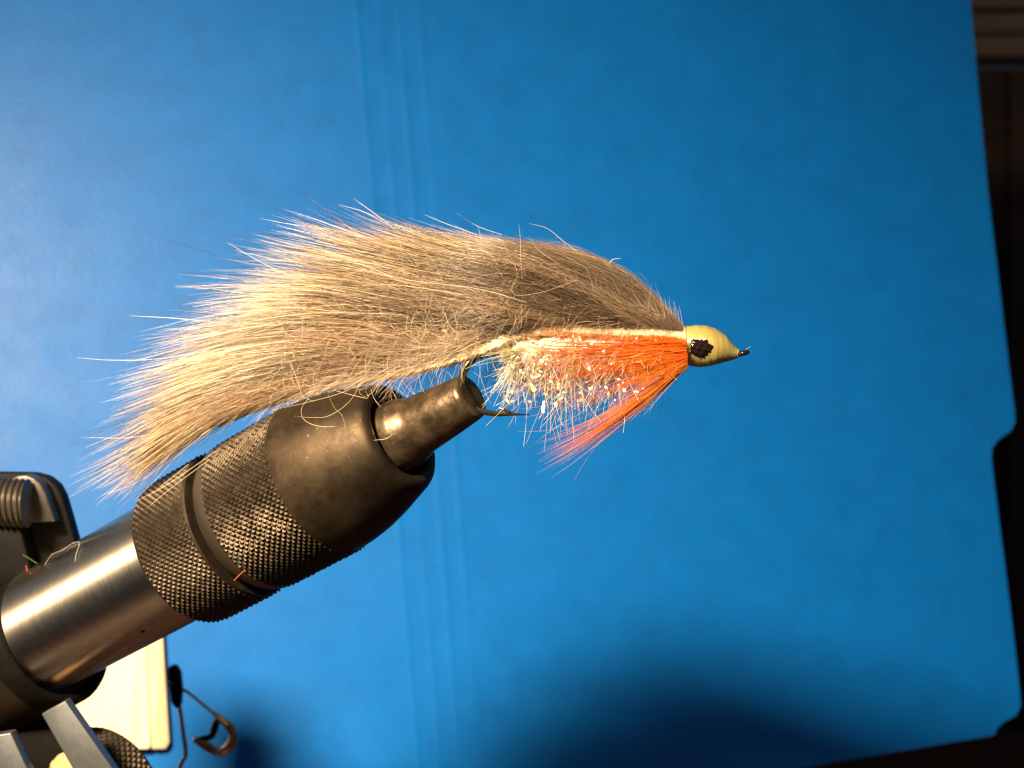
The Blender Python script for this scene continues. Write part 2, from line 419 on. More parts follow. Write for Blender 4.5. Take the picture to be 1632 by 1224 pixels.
# shaft, its small hole and its seat
sh0, rsh = sr(505, 103.5); sh1, _ = sr(768, 100)
shaft = lathe('shaft', [(sh0, rsh), (sh1-0.4, rsh), (sh1, rsh-0.25), (sh1+4, rsh-0.3)], M_SHAFT, vise, seg=200)
best = None
for th in np.linspace(0, 2*np.pi, 721):
    for L in np.linspace(520, 716, 99):
        s, _r = sr(L, 1); p = TIP-AX*s+rsh*(math.cos(th)*E1+math.sin(th)*E2)
        if np.dot(math.cos(th)*E1+math.sin(th)*E2, [0, -1, 0]) < 0: continue
        k = S*D/(D+p[1]); e = (p[0]*k+CX-228)**2+(-p[2]*k+CY-1007)**2
        if best is None or e < best[0]: best = (e, p, math.cos(th)*E1+math.sin(th)*E2)
_, hp, hn = best
t1 = AX; t2 = np.cross(hn, t1)
lathe('pin_hole', [(-0.012, 0.0), (-0.012, 0.26), (0.01, 0.30)], M_DARK, shaft, seg=24, origin=hp, ax=hn, e1=t1, e2=t2)
OFF = E1*(-1.6) if np.dot(E1, [0, 0, 1]) > 0 else E1*1.6
h0 = sh1-0.25
hub = lathe('hub', [(h0+0.9, rsh-0.3), (h0+0.1, rsh+0.1), (h0, rsh+0.5), (h0+0.15, rsh+0.95), (h0+0.6, rsh+1.15), (h0+2.6, rsh+1.2)], M_DARK, vise, origin=TIP+OFF*0.75)
lathe('hub_sleeve', [(h0+2.4, rsh+0.6), (h0+2.5, rsh+1.05), (h0+3, rsh+1.15), (h0+20, rsh+1.0)], M_BROWNMETAL, hub, origin=TIP+OFF*0.75)

# bracket with the screw, behind the shaft
Yb = 33
br = prism('bracket_plate', [P(x, y, Yb) for x, y in [(-60, 752), (52, 754), (74, 760), (90, 773), (99, 790), (108, 820), (140, 935), (-60, 990)]], 3, M_DARK, vise, bevel=0.35)
prism('bracket_tab', [P(x, y, Yb-3.2) for x, y in [(14, 764), (28, 758), (42, 757), (55, 762), (66, 772), (74, 788), (88, 832), (14, 834)]], 3.0, M_PLASTIC, br, bevel=0.25)
prism('bracket_block', [P(x, y, Yb-4.5) for x, y in [(-60, 840), (32, 837), (50, 915), (-60, 960)]], 4.3, M_DARK, br, bevel=0.3)
V = []; prof = []
so = P(-60, 796, Yb-4)
for i in range(141):
    s = i*0.06
    prof.append((s, 2.75+0.26*math.sin(s*2*math.pi/0.75)))
prof = [(0, 0)]+prof+[(8.7, 2.3), (8.7, 0)]
lathe('thumb_screw', prof, M_PLASTIC, br, seg=48, origin=so, ax=unit([-1, 0.12, 0.05]), e1=np.array([0, 0, 1.0]), e2=np.array([0, -1.0, 0]), sharp=60)

# frame bars under the hub and the knob
prism('frame_bar', [P(x, y, 21) for x, y in [(66, 1138), (104, 1117), (200, 1255), (146, 1278)]], 2.2, M_FLATSTEEL, vise, bevel=0.12)
prism('frame_bar', [P(x, y, 19) for x, y in [(-30, 1176), (17, 1168), (64, 1270), (-30, 1280)]], 2.2, M_FLATSTEEL, vise, bevel=0.12)
bm = bmesh.new(); bmesh.ops.create_icosphere(bm, subdivisions=4, radius=2.6)
bmesh.ops.scale(bm, verts=bm.verts, vec=(1.0, 0.7, 1.0)); bmesh.ops.translate(bm, verts=bm.verts, vec=P(112, 1232, 27))
for v in bm.verts:
    v.co += Vector(rng.normal(0, 0.05, 3))
bm_obj('cork_bush', bm, M_TAN, vise)
prism('frame_yoke', [P(x, y, 30) for x, y in [(-40, 1140), (75, 1130), (150, 1270), (-40, 1280)]], 5, M_DARK, vise, bevel=0.4)
st = P(40, 1262, 33)
lathe('stem', [(0, 0.5), (0, 4.4), (0.6, 4.8), (st[2]+129.0, 4.8), (st[2]+129.0, 14), (st[2]+129.9, 14.5), (st[2]+129.9, 0.5)], M_BROWNMETAL, vise, seg=64, origin=st, ax=np.array([0, 0, 1.0]), e1=np.array([1.0, 0, 0]), e2=np.array([0, 1.0, 0]))
ka = unit([-0.42, -0.80, -0.40]); ke2 = unit(np.array([0, 0, 1.0])-np.dot([0, 0, 1.0], ka)*ka); ke1 = np.cross(ka, ke2)
ko = P(150, 1262, 34)
kn = lathe('clamp_knob', [(-0.4, 0), (-0.4, 5.2), (-0.9, 5.7), (-0.9, 6.4), (-0.3, 6.75), (0.2, 6.8), (4.2, 6.8), (4.6, 6.3), (4.6, 0)], M_DARK, vise, seg=80, origin=ko, ax=ka, e1=ke1, e2=ke2)
knurl('knurled_grip', 0.1, 4.3, 7.25, 44, 2*math.pi*7.2/44, 0.42, M_KNURL, kn, origin=ko, ax=ka, e1=ke1, e2=ke2)

# ------------------------------------------------------------------ pale block and wire clip, out of focus behind the vise
def on_left(px, py, lift):
    return on_plane(px, py, pL[0]+nL*lift, pL[1])
nL = pL[1]*(-1 if pL[1][1] > 0 else 1)
blk = empty('wooden_block', P(180, 1196, 100), 'pale varnished wooden block glowing in the lamp light below the shaft', 'block')
prism('face_board', [on_left(x, y, 2.6) for x, y in [(30, 940), (231, 940), (240, 1190), (236, 1194), (30, 1194)]], 2.2, M_CREAM, blk, bevel=0.5, axis=tuple(-nL), segs=4)
# slanting edge strip
a = [on_left(231.5, 940, 2.5), on_left(255, 940, 1.7), on_left(270, 1184, 1.7), on_left(264, 1194, 1.7), on_left(242, 1194, 2.5)]
prism('edge_strip', a, 1.3, M_CREAM, blk, bevel=0.25, axis=tuple(-nL))

clip = empty('wire_clip', P(290, 1235, 70), 'rusty bent wire clip with an open curl, hanging beside the pale block', 'clip')
Yw = 68
cb = prism('clip_body', [P(x, y, Yw) for x, y in [(266, 1066), (272, 1061), (280, 1062), (286, 1072), (289, 1100), (287, 1126), (280, 1131), (272, 1120)]], 2, M_DARK, clip, bevel=0.4)
bm = bmesh.new(); bmesh.ops.create_icosphere(bm, subdivisions=3, radius=0.42); bmesh.ops.translate(bm, verts=bm.verts, vec=P(271, 1090, Yw-0.3))
bm_obj('rivet', bm, M_FLATSTEEL, cb)
tube('leg', [P(x, y, Yw+1) for x, y in [(280, 1090), (285, 1120), (291, 1160), (296, 1200), (290, 1215), (280, 1240)]], 0.33, M_RUST, clip)
tube('arm', [P(x, y, Yw+1) for x, y in [(286, 1096), (300, 1104), (325, 1124), (348, 1143)]], 0.24, M_RUST, clip)
tube('curl', [P(x, y, Yw+q) for x, y, q in [(340, 1136, 1), (352, 1146, 0.5), (366, 1158, 0), (372, 1172, 0), (367, 1188, 0), (352, 1199, 0.3), (336, 1193, 0.8), (316, 1181, 1.2), (310, 1178, 1.3)]], [0.35, 0.55, 0.66, 0.66, 0.66, 0.66, 0.7, 0.66, 0.5], M_RUST, clip, M=60)
tube('inner_curl', [P(x, y, Yw+q) for x, y, q in [(346, 1148, 1.5), (342, 1160, 2.0), (338, 1172, 1.8), (330, 1176, 1.4), (318, 1178, 1)]], [0.4, 0.6, 0.5, 0.45, 0.4], M_DARK, clip, M=40)

# ------------------------------------------------------------------ the fly
fly = empty('streamer_fly', P(752, 640, 0), 'long furry streamer fly with grey tan rabbit wing, orange throat and yellow head', 'fishing fly')

# hook
hook = tube('hook', [P(x, y, q) for x, y, q in [(1178, 563, 0), (1120, 560, 0), (1000, 560, 0), (880, 560, 0), (810, 559, 0), (775, 563, 0), (752, 574, 0), (739, 592, 0), (735, 615, 0), (740, 636, 0), (758, 652, 0), (785, 659, 0), (815, 660, 0), (846, 661, 0)]],
            [0.40, 0.42, 0.42, 0.42, 0.42, 0.43, 0.43, 0.43, 0.42, 0.42, 0.4, 0.36, 0.26, 0.03], M_HOOK, fly, M=120)
tube('barb', [P(x, y, -0.05) for x, y in [(818, 659), (808, 656), (799, 651), (795, 650)]], [0.1, 0.24, 0.2, 0.02], M_HOOK, hook, M=16)
# eye of the hook, seen nearly edge on
V = []
for i in range(25):
    a = 2*np.pi*i/24
    V.append(P(1184, 563, 0)+np.array([0.42*math.cos(a), 0.62*math.sin(a), 0.12*math.cos(a)]))
tube('hook_eye', V, 0.27, M_ENAMEL, hook, M=50)

# wing strip: the tanned hide that carries the fur
hp_ = catmull([(1090, 533), (1040, 530), (980, 527), (900, 523), (850, 525), (815, 535), (790, 548), (765, 558), (700, 577), (640, 592), (560, 607), (480, 628), (400, 655), (350, 678)], 160)
V = []; Q = []
pw = 20
for i, (x, y) in enumerate(hp_):
    t = i/159
    hw = np.interp(t, [0, 0.06, 0.35, 0.8, 1], [1.3, 1.9, 2.3, 1.9, 0.6])
    th = np.interp(t, [0, 0.08, 0.3, 0.42, 0.6, 0.8, 1], [0.60, 0.76, 0.86, 0.72, 0.66, 0.34, 0.15])
    d = hp_[min(i+1, 159)]-hp_[max(i-1, 0)]; d /= np.linalg.norm(d); nrm = np.array([-d[1], d[0]])*(-1 if d[0] > 0 else 1)
    for k in range(pw):
        a = 2*np.pi*k/pw
        ca, sa = math.copysign(abs(math.cos(a))**0.6, math.cos(a)), math.copysign(abs(math.sin(a))**0.6, math.sin(a))
        off = th*sa+0.05*math.sin(i*0.9+k)+0.07*math.sin(i*0.23+2*k)+rng.normal(0, 0.05)
        c = P(x, y, 0)
        V.append(c+np.array([nrm[0]*off, 0, -nrm[1]*off])+np.array([0, hw*ca-0.25, -0.22*abs(ca)*0]))
for i in range(159):
    for k in range(pw): Q.append((i*pw+k, i*pw+(k+1) % pw, (i+1)*pw+(k+1) % pw, (i+1)*pw+k))
def _sw(V):
    px = V[:, 0]*S+CX; dy = np.interp(px, [200, 480, 640, 720, 800], [14, 11, 5.5, 2.2, 0]); k = (D+dy)/D
    return np.stack([V[:, 0]*k, V[:, 1]+dy, V[:, 2]*k], 1)
wing = fast_mesh('wing_strip', _sw(np.array(V)), Q, M_HIDE, fly, label='cream tanned hide edge of the rabbit strip')

def swing(pts):
    """the free end of the wing swings away behind the vise"""
    px = pts[..., 0]*S+CX
    dy = np.interp(px, [200, 480, 640, 720, 800], [14, 11, 5.5, 2.2, 0])
    k = (D+dy+pts[..., 1])/D
    return np.stack([pts[..., 0]*k, pts[..., 1]+dy, pts[..., 2]*k], -1)
guides = [
    [(1086, 525), (1050, 486), (998, 442), (935, 410), (850, 388), (755, 378)],
    [(1064, 524), (1010, 482), (940, 438), (855, 406), (760, 386), (680, 370), (615, 348)],
    [(1005, 518), (932, 478), (850, 438), (760, 410), (660, 388), (570, 358), (495, 325)],
    [(935, 516), (855, 485), (760, 452), (650, 424), (550, 398), (470, 380), (410, 368)],
    [(855, 519), (765, 495), (650, 468), (530, 445), (440, 438), (370, 432)],
    [(785, 545), (695, 520), (580, 500), (460, 486), (360, 494), (285, 508)],
    [(710, 571), (605, 552), (490, 540), (370, 552), (290, 575), (225, 592)],
    [(630, 592), (540, 580), (430, 590), (330, 615), (240, 655), (165, 690)],
    [(550, 606), (460, 608), (370, 632), (285, 674), (208, 722), (148, 757)],
    [(470, 628), (395, 642), (325, 676), (262, 724), (212, 774)],
]
GM = 32
G = np.stack([catmull(g, GM) for g in guides])
def flow(u, t):
    """u, t arrays -> picture point on the lie of the fur"""
    u = np.clip(u, 0, len(guides)-1.001); iu = u.astype(int); fu = u-iu
    x = np.clip(t, 0, 1.12)*(GM-1); it = np.clip(x.astype(int), 0, GM-2); ft = x-it
    def row(i): return G[i, it]*(1-ft)[..., None]+G[i, it+1]*ft[..., None]
    return row(iu)*(1-fu)[..., None]+row(iu+1)*fu[..., None]

def fur(name, N, K, f_rng, rad, spread, wave, colf, mat, parent, nclump=220, tight=0.55, ysp=2.0, seed=1, u_rng=(0, 9), yb=1.0):
    r = np.random.default_rng(seed)
    uc = r.uniform(u_rng[0]-0.1, u_rng[1]+0.1, nclump); yc = r.uniform(-1, 1, nclump); fc = r.uniform(0.8, 1.13, nclump); kc = np.exp(r.normal(-0.06, 0.4, nclump))
    c = r.integers(0, nclump, N)
    u0 = uc[c]+r.normal(0, 0.16, N); y0 = np.clip(yc[c]+r.normal(0, 0.22, N), -1.15, 1.15)
    f = r.uniform(*f_rng, N)*fc[c]
    t = np.linspace(0, 1, K)
    ut = uc[c][:, None]+(u0-uc[c])[:, None]*(1-tight*t[None])
    tt = f[:, None]*t[None]
    p = flow(ut, tt)
    d = p[:, -1]-p[:, 0]; d /= np.linalg.norm(d, axis=1, keepdims=True)+1e-6
    nr = np.stack([-d[:, 1], d[:, 0]], 1)
    off = (r.normal(0, spread, N)*np.interp(u0, [0, 2.5, 7.5, 9], [0.4, 1, 1, 0.5]))[:, None]*(t**1.5)[None]
    ph = r.uniform(0, 6.28, N)[:, None]; fr = r.uniform(0.6, 1.9, N)[:, None]
    off = off+r.normal(0, wave, N)[:, None]*np.sin(6.28*fr*t[None]+ph)*(t**0.7)[None]*np.interp(u0, [0, 2.5], [0.5, 1])[:, None]
    p = p+nr[:, None, :]*off[..., None]+r.normal(0, 2.2, (N, 1, 2))
    wid = np.interp(u0, [0, 1, 3, 6, 9], [1.15, 1.7, 2.1, 1.9, 1.3])*yb
    y = (y0*wid)[:, None]*(1+ysp*np.clip(tt, 0, 1)**0.8*np.interp(u0, [0, 2, 9], [0.35, 1, 1])[:, None])-0.2
    y = y+r.normal(0, 0.5, N)[:, None]*t[None]+r.normal(0, wave/30, N)[:, None]*np.sin(6.28*fr*t[None]*0.8+ph*1.7)*t[None]
    # fur on the flanks lies lower than along the middle of the strip
    z = -(p[..., 1]-CY)/S-0.16*np.abs(y)*np.clip(tt*2, 0, 1)*np.interp(u0, [0, 3, 9], [1, 0.7, 0.2])[:, None]
    pts = np.stack([(p[..., 0]-CX)/S, y, z], -1)
    pts = swing(pts)
    col = np.clip(colf(r, N, K, u0, tt)*kc[c][:, None, None], 0, 0.9)
    rr = rad*r.uniform(0.75, 1.25, N)
    return strands(name, pts, rr, col, mat, parent)

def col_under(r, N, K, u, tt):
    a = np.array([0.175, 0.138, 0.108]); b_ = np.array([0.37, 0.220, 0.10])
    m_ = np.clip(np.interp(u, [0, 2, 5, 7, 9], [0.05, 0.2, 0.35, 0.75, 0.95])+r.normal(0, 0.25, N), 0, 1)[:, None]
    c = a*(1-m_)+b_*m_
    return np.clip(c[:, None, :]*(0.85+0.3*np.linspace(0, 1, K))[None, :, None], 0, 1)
def col_guard(r, N, K, u, tt):
    cream = np.array([0.90, 0.74, 0.47]); tan = np.array([0.42, 0.235, 0.10]); dark = np.array([0.05, 0.035, 0.028])
    k = r.uniform(0, 1, N); c = np.where((k < 0.5)[:, None], cream, tan)*r.uniform(0.85, 1.1, N)[:, None]
    C = np.repeat(np.clip(c, 0, 0.9)[:, None, :], K, 1)
    dk = (r.uniform(0, 1, N) < 0.32); t = np.linspace(0, 1, K)
    start = r.uniform(0.2, 0.85, N)
    w = np.clip((t[None]-start[:, None])*6, 0, 1)*dk[:, None]
    return C*(1-w[..., None])+dark*w[..., None]

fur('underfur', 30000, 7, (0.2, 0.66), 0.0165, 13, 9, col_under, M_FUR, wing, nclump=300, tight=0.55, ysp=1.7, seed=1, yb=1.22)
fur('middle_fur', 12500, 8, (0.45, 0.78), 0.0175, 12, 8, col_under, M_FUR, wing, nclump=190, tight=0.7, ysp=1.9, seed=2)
fur('guard_hair', 4300, 9, (0.6, 0.95), 0.024, 14, 6, col_guard, M_GUARD, wing, nclump=95, tight=0.8, ysp=3.2, seed=3, u_rng=(0.9, 9), yb=0.72)
fur('tail_guard_hair', 2300, 9, (0.62, 1.02), 0.026, 17, 5, col_guard, M_GUARD, wing, nclump=62, tight=0.84, ysp=3.0, seed=4, u_rng=(3.5, 9), yb=0.75)

r = np.random.default_rng(12)
N, K = 9000, 7
ti = r.uniform(0, 1, N)**0.9*0.86; ix = ti*159; base = np.stack([np.interp(ix, np.arange(160), hp_[:, 0]), np.interp(ix, np.arange(160), hp_[:, 1])], 1)
a0 = r.normal(2.35, 0.35, N)+np.interp(ti, [0, 0.3, 0.5, 1], [0, 0.1, 0.5, 0.6]); ln = r.uniform(14, 80, N)*np.interp(ti, [0, 0.1, 1], [0.5, 1, 1])
t = np.linspace(0, 1, K); aa = a0[:, None]+r.normal(0.35, 0.35, N)[:, None]*t[None]
px = base[:, :1]+np.cumsum(np.concatenate([np.zeros((N, 1)), np.cos(aa[:, 1:])*ln[:, None]/(K-1)], 1), 1)
py = base[:, 1:]+(r.uniform(-18, -7, N)+(ti > 0.4)*r.uniform(0, 15, N))[:, None]-np.cumsum(np.concatenate([np.zeros((N, 1)), np.sin(aa[:, 1:])*ln[:, None]/(K-1)], 1), 1)
hw_ = np.interp(ti, [0, 0.06, 0.35, 0.8, 1], [1.3, 1.9, 2.3, 1.9, 0.6])
yy = -(hw_*r.uniform(0.55, 1.0, N)+0.25)[:, None]-(r.uniform(0, 2.4, N)*ln/60)[:, None]*t[None]
cf = np.array([0.52, 0.40, 0.28])*np.exp(r.normal(0, 0.22, N))[:, None]
strands('hide_nap', swing(np.stack([(px-CX)/S, yy, -(py-CY)/S], -1)), 0.018*r.uniform(0.7, 1.2, N), np.clip(cf, 0, 0.85)[:, None, :], M_FUR, wing)

def single_hairs(name, specs, rad, mat, parent, K=14, sw=False):
    """hand-laid hairs: list of (points, colour at root, colour at tip, Y)"""
    P3 = []; C = []
    for pts, c0, c1, Y in specs:
        q = catmull([(x, y) for x, y in pts], K)
        P3.append(np.stack([(q[:, 0]-CX)/S, np.full(K, Y)+0.3*np.sin(np.linspace(0, 3, K)), -(q[:, 1]-CY)/S], 1))
        t = np.clip((np.linspace(0, 1, K)-0.35)*4, 0, 1)[:, None]
        C.append(np.array(c0)*(1-t)+np.array(c1)*t)
    P3 = swing(np.array(P3)) if sw else np.array(P3)
    return strands(name, P3, np.full(len(specs), rad), np.array(C), mat, parent)
CR = (0.86, 0.74, 0.52); TN = (0.5, 0.34, 0.2); BK = (0.03, 0.022, 0.02)
single_hairs('stray_guard_hair', [
    ([(400, 522), (300, 509), (205, 503)], CR, CR, -3),
    ([(520, 462), (430, 425), (361, 386)], CR, CR, -3),
    ([(600, 385), (520, 366), (455, 356), (415, 348)], CR, CR, -2),
    ([(600, 395), (540, 350), (488, 312)], CR, BK, 0), ([(650, 385), (610, 350), (563, 316)], CR, CR, 1), ([(640, 372), (585, 340), (540, 326)], CR, CR, 2),
    ([(680, 380), (640, 355), (603, 340)], CR, BK, 1), ([(760, 374), (715, 358), (676, 342)], CR, CR, 0), ([(800, 374), (760, 360), (722, 336)], CR, BK, 1),
    ([(935, 412), (900, 386), (872, 364), (842, 356)], CR, CR, -1), ([(978, 448), (970, 426), (976, 414), (990, 412)], CR, CR, -1.5),
    ([(420, 470), (350, 462), (296, 448)], CR, BK, -3), ([(430, 500), (360, 490), (300, 480), (270, 462)], TN, BK, -1), ([(420, 510), (330, 498), (262, 494)], CR, BK, -2),
    ([(330, 560), (250, 572), (180, 574), (120, 570)], CR, CR, -1), ([(300, 580), (220, 592), (165, 604), (130, 610)], TN, BK, -2), ([(280, 590), (230, 598), (190, 614)], CR, BK, 0),
    ([(330, 668), (220, 696), (128, 697)], CR, CR, -3), ([(260, 700), (190, 720), (118, 746)], CR, BK, -2), ([(290, 720), (220, 768), (160, 790)], CR, CR, -2),
    ([(300, 740), (240, 790), (200, 838)], CR, BK, -3), ([(330, 735), (270, 780), (232, 812)], CR, CR, -3.5), ([(350, 715), (270, 770), (215, 800)], CR, CR, -3.5),
    ([(840, 482), (760, 460), (650, 446), (540, 420)], CR, CR, -6.6), ([(740, 470), (640, 455), (560, 455)], CR, CR, -6.5),
    ([(520, 500), (440, 515), (360, 548)], TN, BK, -6.1),
], 0.027, M_GUARD, wing, sw=True)
dk = []
r = np.random.default_rng(77)
for i in range(70):
    u = r.uniform(2.0, 8.8); t0 = r.uniform(0.55, 0.8); t1 = r.uniform(0.92, 1.08)
    q = flow(np.full(6, u), np.linspace(t0, t1, 6))
    d_ = q[-1]-q[0]; n_ = np.array([-d_[1], d_[0]])/np.linalg.norm(d_)
    q = q+n_[None]*(np.linspace(0, 1, 6)**1.5)[:, None]*r.normal(4, 14)
    dk.append(([tuple(v) for v in q], TN if r.uniform() < 0.4 else BK, BK, r.uniform(-5, 1)))
for pts_, Y_ in [([(560, 478), (430, 446), (330, 436), (246, 432)], -4), ([(600, 410), (520, 385), (440, 375), (372, 366)], -3), ([(430, 440), (340, 405), (285, 388), (225, 368)], -2), ([(540, 352), (510, 330), (486, 312)], -1),
                 ([(640, 520), (560, 480), (470, 462), (400, 455)], -6.4), ([(560, 500), (480, 510), (400, 535), (350, 545)], -6.2), ([(400, 470), (340, 462), (292, 446)], -3), ([(420, 515), (330, 500), (258, 494)], -2.5), ([(700, 440), (600, 415), (520, 392), (450, 372)], -5.5)]:
    dk.append((pts_, BK, BK, Y_))
single_hairs('dark_guard_hair', dk, 0.028, M_DARKHAIR, wing, sw=True)
fine = [([(920, 446), (870, 464), (830, 471), (814, 469), (818, 452), (834, 436)], CR, CR, -6.0), ([(890, 420), (860, 400), (842, 376)], CR, CR, -5)]
r = np.random.default_rng(21)
def curl_at(x, y, a, ln, bend, n=6):
    pts = [(x, y)]
    for i in range(n):
        a += bend*r.normal(0.6, 0.6); pts.append((pts[-1][0]+ln/n*math.cos(a), pts[-1][1]-ln/n*math.sin(a)))
    return pts
for i in range(150):           # loose hairs under the strip, between fur and vise
    x = r.uniform(560, 790); y = np.interp(x, [560, 640, 765, 790], [612, 596, 562, 548])+r.uniform(0, 8)
    dk = r.uniform() < 0.3
    fine.append((curl_at(x, y, r.uniform(3.4, 5.2), r.uniform(30, 85), 0.22), BK if dk else (0.62, 0.5, 0.36), BK if dk else (0.66, 0.55, 0.42), r.uniform(-2, 2.5)))
for i in range(60):            # dark hairs behind the hook bend
    x = r.uniform(775, 850); y = r.uniform(560, 585)
    fine.append((curl_at(x, y, r.uniform(3.9, 4.5), r.uniform(40, 110), 0.08), BK, BK, r.uniform(1, 4)))
for i in range(800):           # fuzz lying any way over the near flank
    x = r.uniform(420, 1060); 
    top = np.interp(x, [420, 600, 850, 1060], [470, 420, 420, 500]); bot = np.interp(x, [420, 560, 765, 850, 1060], [640, 605, 555, 515, 520])
    y = r.uniform(top, bot)
    Yf = -np.interp(x, [420, 800, 1060], [5.2, 4.6, 2.0])-r.uniform(0, 0.8)
    Yf *= np.interp((y-top)/(bot-top), [0, 0.6, 1], [1, 1, 0.62])
    fine.append((curl_at(x, y, r.uniform(1.6, 3.9), r.uniform(25, 90), 0.3), (0.66, 0.52, 0.36), (0.72, 0.6, 0.42), Yf))
for i in range(110):           # fuzz along the back
    u = r.uniform(0.0, 2.2); p = flow(np.array([u*0.35]), np.array([r.uniform(0.05, 1)]))[0]
    fine.append((curl_at(p[0], p[1]+6, r.uniform(1.9, 3.4), r.uniform(18, 50), 0.3), (0.62, 0.52, 0.42), (0.66, 0.57, 0.46), r.uniform(-2, 2)))
single_hairs('fuzz', fine, 0.016, M_FUR, wing, K=10, sw=True)
single_hairs('loose_curl', [
    ([(580, 612), (562, 640), (530, 662), (500, 664), (478, 662)], CR, CR, -4), ([(500, 634), (488, 650), (492, 668), (515, 678), (545, 678)], CR, CR, -4),
    ([(470, 575), (484, 610), (490, 630), (510, 640)], CR, CR, -4.5), ([(640, 590), (610, 605), (600, 622), (585, 632), (575, 622), (592, 618)], CR, CR, -3),
    ([(540, 622), (570, 630), (592, 634), (588, 622)], CR, CR, -4), ([(600, 700), (618, 698), (630, 690)], CR, CR, -3), ([(620, 590), (560, 622), (500, 640), (445, 652)], CR, CR, -4.4),
    ([(595, 620), (600, 635), (610, 648)], CR, CR, -3), ([(530, 628), (540, 650), (552, 662), (558, 690)], TN, TN, -4.2),
], 0.018, M_FUR, wing)

# flash body
core = catmull([(800, 552), (850, 556), (950, 560), (1085, 560)], 60)
V = []; Q = []
for i, (x, y) in enumerate(core):
    t = i/59
    rad = np.interp(t, [0, 0.04, 0.12, 0.5, 1], [0.5, 1.4, 1.9, 1.9, 1.8])
    for k in range(24):
        a = 2*np.pi*k/24; q = rad*(1+0.12*math.sin(5*a+i*0.9)+0.1*math.sin(i*1.7+k))
        c = P(x, y, 0); V.append(c+np.array([0, q*math.cos(a), q*math.sin(a)]))
for i in range(59):
    for k in range(24): Q.append((i*24+k, i*24+(k+1) % 24, (i+1)*24+(k+1) % 24, (i+1)*24+k))
M_CORE = surf('pearl_body_braid', [(0.3, (0.74, 0.66, 0.46)), (0.5, (0.82, 0.76, 0.60)), (0.7, (0.78, 0.62, 0.54))], 900, rough=(0.25, 0.5), spec=0.8, bscale=2500, bdist=0.0004)
body = fast_mesh('flash_body', V, Q, M_CORE, fly)
pal = np.array([[0.90, 0.80, 0.60], [0.92, 0.66, 0.56], [0.70, 0.88, 0.60], [0.80, 0.66, 0.84], [0.94, 0.82, 0.42], [0.86, 0.84, 0.78]])
def flash(N, seed, x_rng, ln_rng, rad, a_c, a_s):
    r = np.random.default_rng(seed); K = 8
    x = r.uniform(*x_rng, N); ra = r.uniform(0, 2*np.pi, N)          # seat round the shank
    y = 560+0*x
    t = np.linspace(0, 1, K)
    ln = r.uniform(*ln_rng, N)/S*np.interp(x, [800, 840, 880, 980, 1060], [0.6, 0.75, 1.0, 0.85, 0.5])
    rdir = np.stack([-np.abs(r.normal(a_c, a_s, N)), np.cos(ra), np.sin(ra)-0.35], 1)
    up = rdir[:, 2] > 0.25; rdir[up, 2] *= -1
    rdir /= np.linalg.norm(rdir, axis=1, keepdims=True)
    base = np.stack([(x-CX)/S, np.zeros(N), -(y-CY)/S], 1)
    base[:, 1:] += rdir[:, 1:]*0.9
    bend = r.normal(0, 0.42, (N, 3))+np.array([-0.12, 0, -0.12])
    pts = base[:, None]+ln[:, None, None]*(t[None, :, None]*rdir[:, None]+(t**2)[None, :, None]*bend[:, None])
    pts += (r.normal(0, 0.05, (N, 1, 3))*np.sin(t*9+1)[None, :, None])
    col = pal[r.integers(0, len(pal), N)]*r.uniform(0.8, 1.05, N)[:, None]
    return pts, np.clip(col, 0, 0.92), rad*r.uniform(0.7, 1.3, N)
tp = np.array([1, 1, 1, 1, 1, 0.95, 0.9, 0.7])
for args in ((1300, 31, (815, 1060), (30, 86), 0.027, 0.3, 0.3), (110, 33, (803, 860), (14, 46), 0.026, 0.3, 0.5), (700, 37, (815, 1040), (16, 48), 0.03, 0.3, 0.4)):
    p_, c_, r_ = flash(*args)
    strands('flash_fibre', p_, r_, c_[:, None, :], M_FLASH, body, taper=tp)
# short pale tuft at the rear end of the body, thrown up over the fur
p_, c_, r_ = flash(170, 35, (800, 840), (14, 48), 0.02, 0.5, 0.5)
p_[:, :, 2] = 2*p_[:, :1, 2]-p_[:, :, 2]; p_[:, :, 1] = -np.abs(p_[:, :, 1])-0.8
strands('rear_tuft', p_, r_, np.broadcast_to((np.array([0.86, 0.82, 0.62])), c_[:, None, :].shape), M_FLASH, body, taper=tp)

# tinsel flakes in the flash
CAMP = np.array([0, -D, 0.0])
r = np.random.default_rng(41)
tin = []
for (x, y, w, l) in [(977, 578, .38, .5), (985, 604, .3, .9), (971, 588, .3, .6), (952, 600, .26, 1.1), (936, 565, .28, .7), (862, 577, .45, .8), (824, 570, .4, .6), (802, 538, .3, .5), (1014, 626, .42, .7),
                     (995, 622, .3, .5), (943, 618, .3, .7), (926, 634, .3, .5), (1001, 656, .26, .9), (908, 541, .4, .5), (975, 561, .35, .4), (943, 546, .25, .9), (1052, 582, .3, .35), (1075, 561, .2, .3), (938, 585, .3, .9), (962, 560, .2, .8), (836, 541, .3, .5), (890, 612, .25, 1.4), (850, 617, .3, 1.2), (886, 645, .3, .8), (820, 508, .2, 1.2), (708, 527, .3, .5)]:
    tin.append((x, y, w, l, 1))
tin = [(x, y, w*r.uniform(0.6, 1.1), l*r.uniform(0.7, 1.2), b_) for x, y, w, l, b_ in tin]
for i in range(130):
    x = r.uniform(805, 1060); y = 535+r.uniform(0, 1)*np.interp(x, [800, 900, 1000, 1060], [70, 105, 105, 60])
    tin.append((x, y, r.uniform(.07, .2), r.uniform(.15, .7), 1))
for i in range(150):
    tin.append((r.uniform(800, 1050), 0, r.uniform(.14, .3), r.uniform(.4, 1.4), 0))
V = []; Q = []; C = []
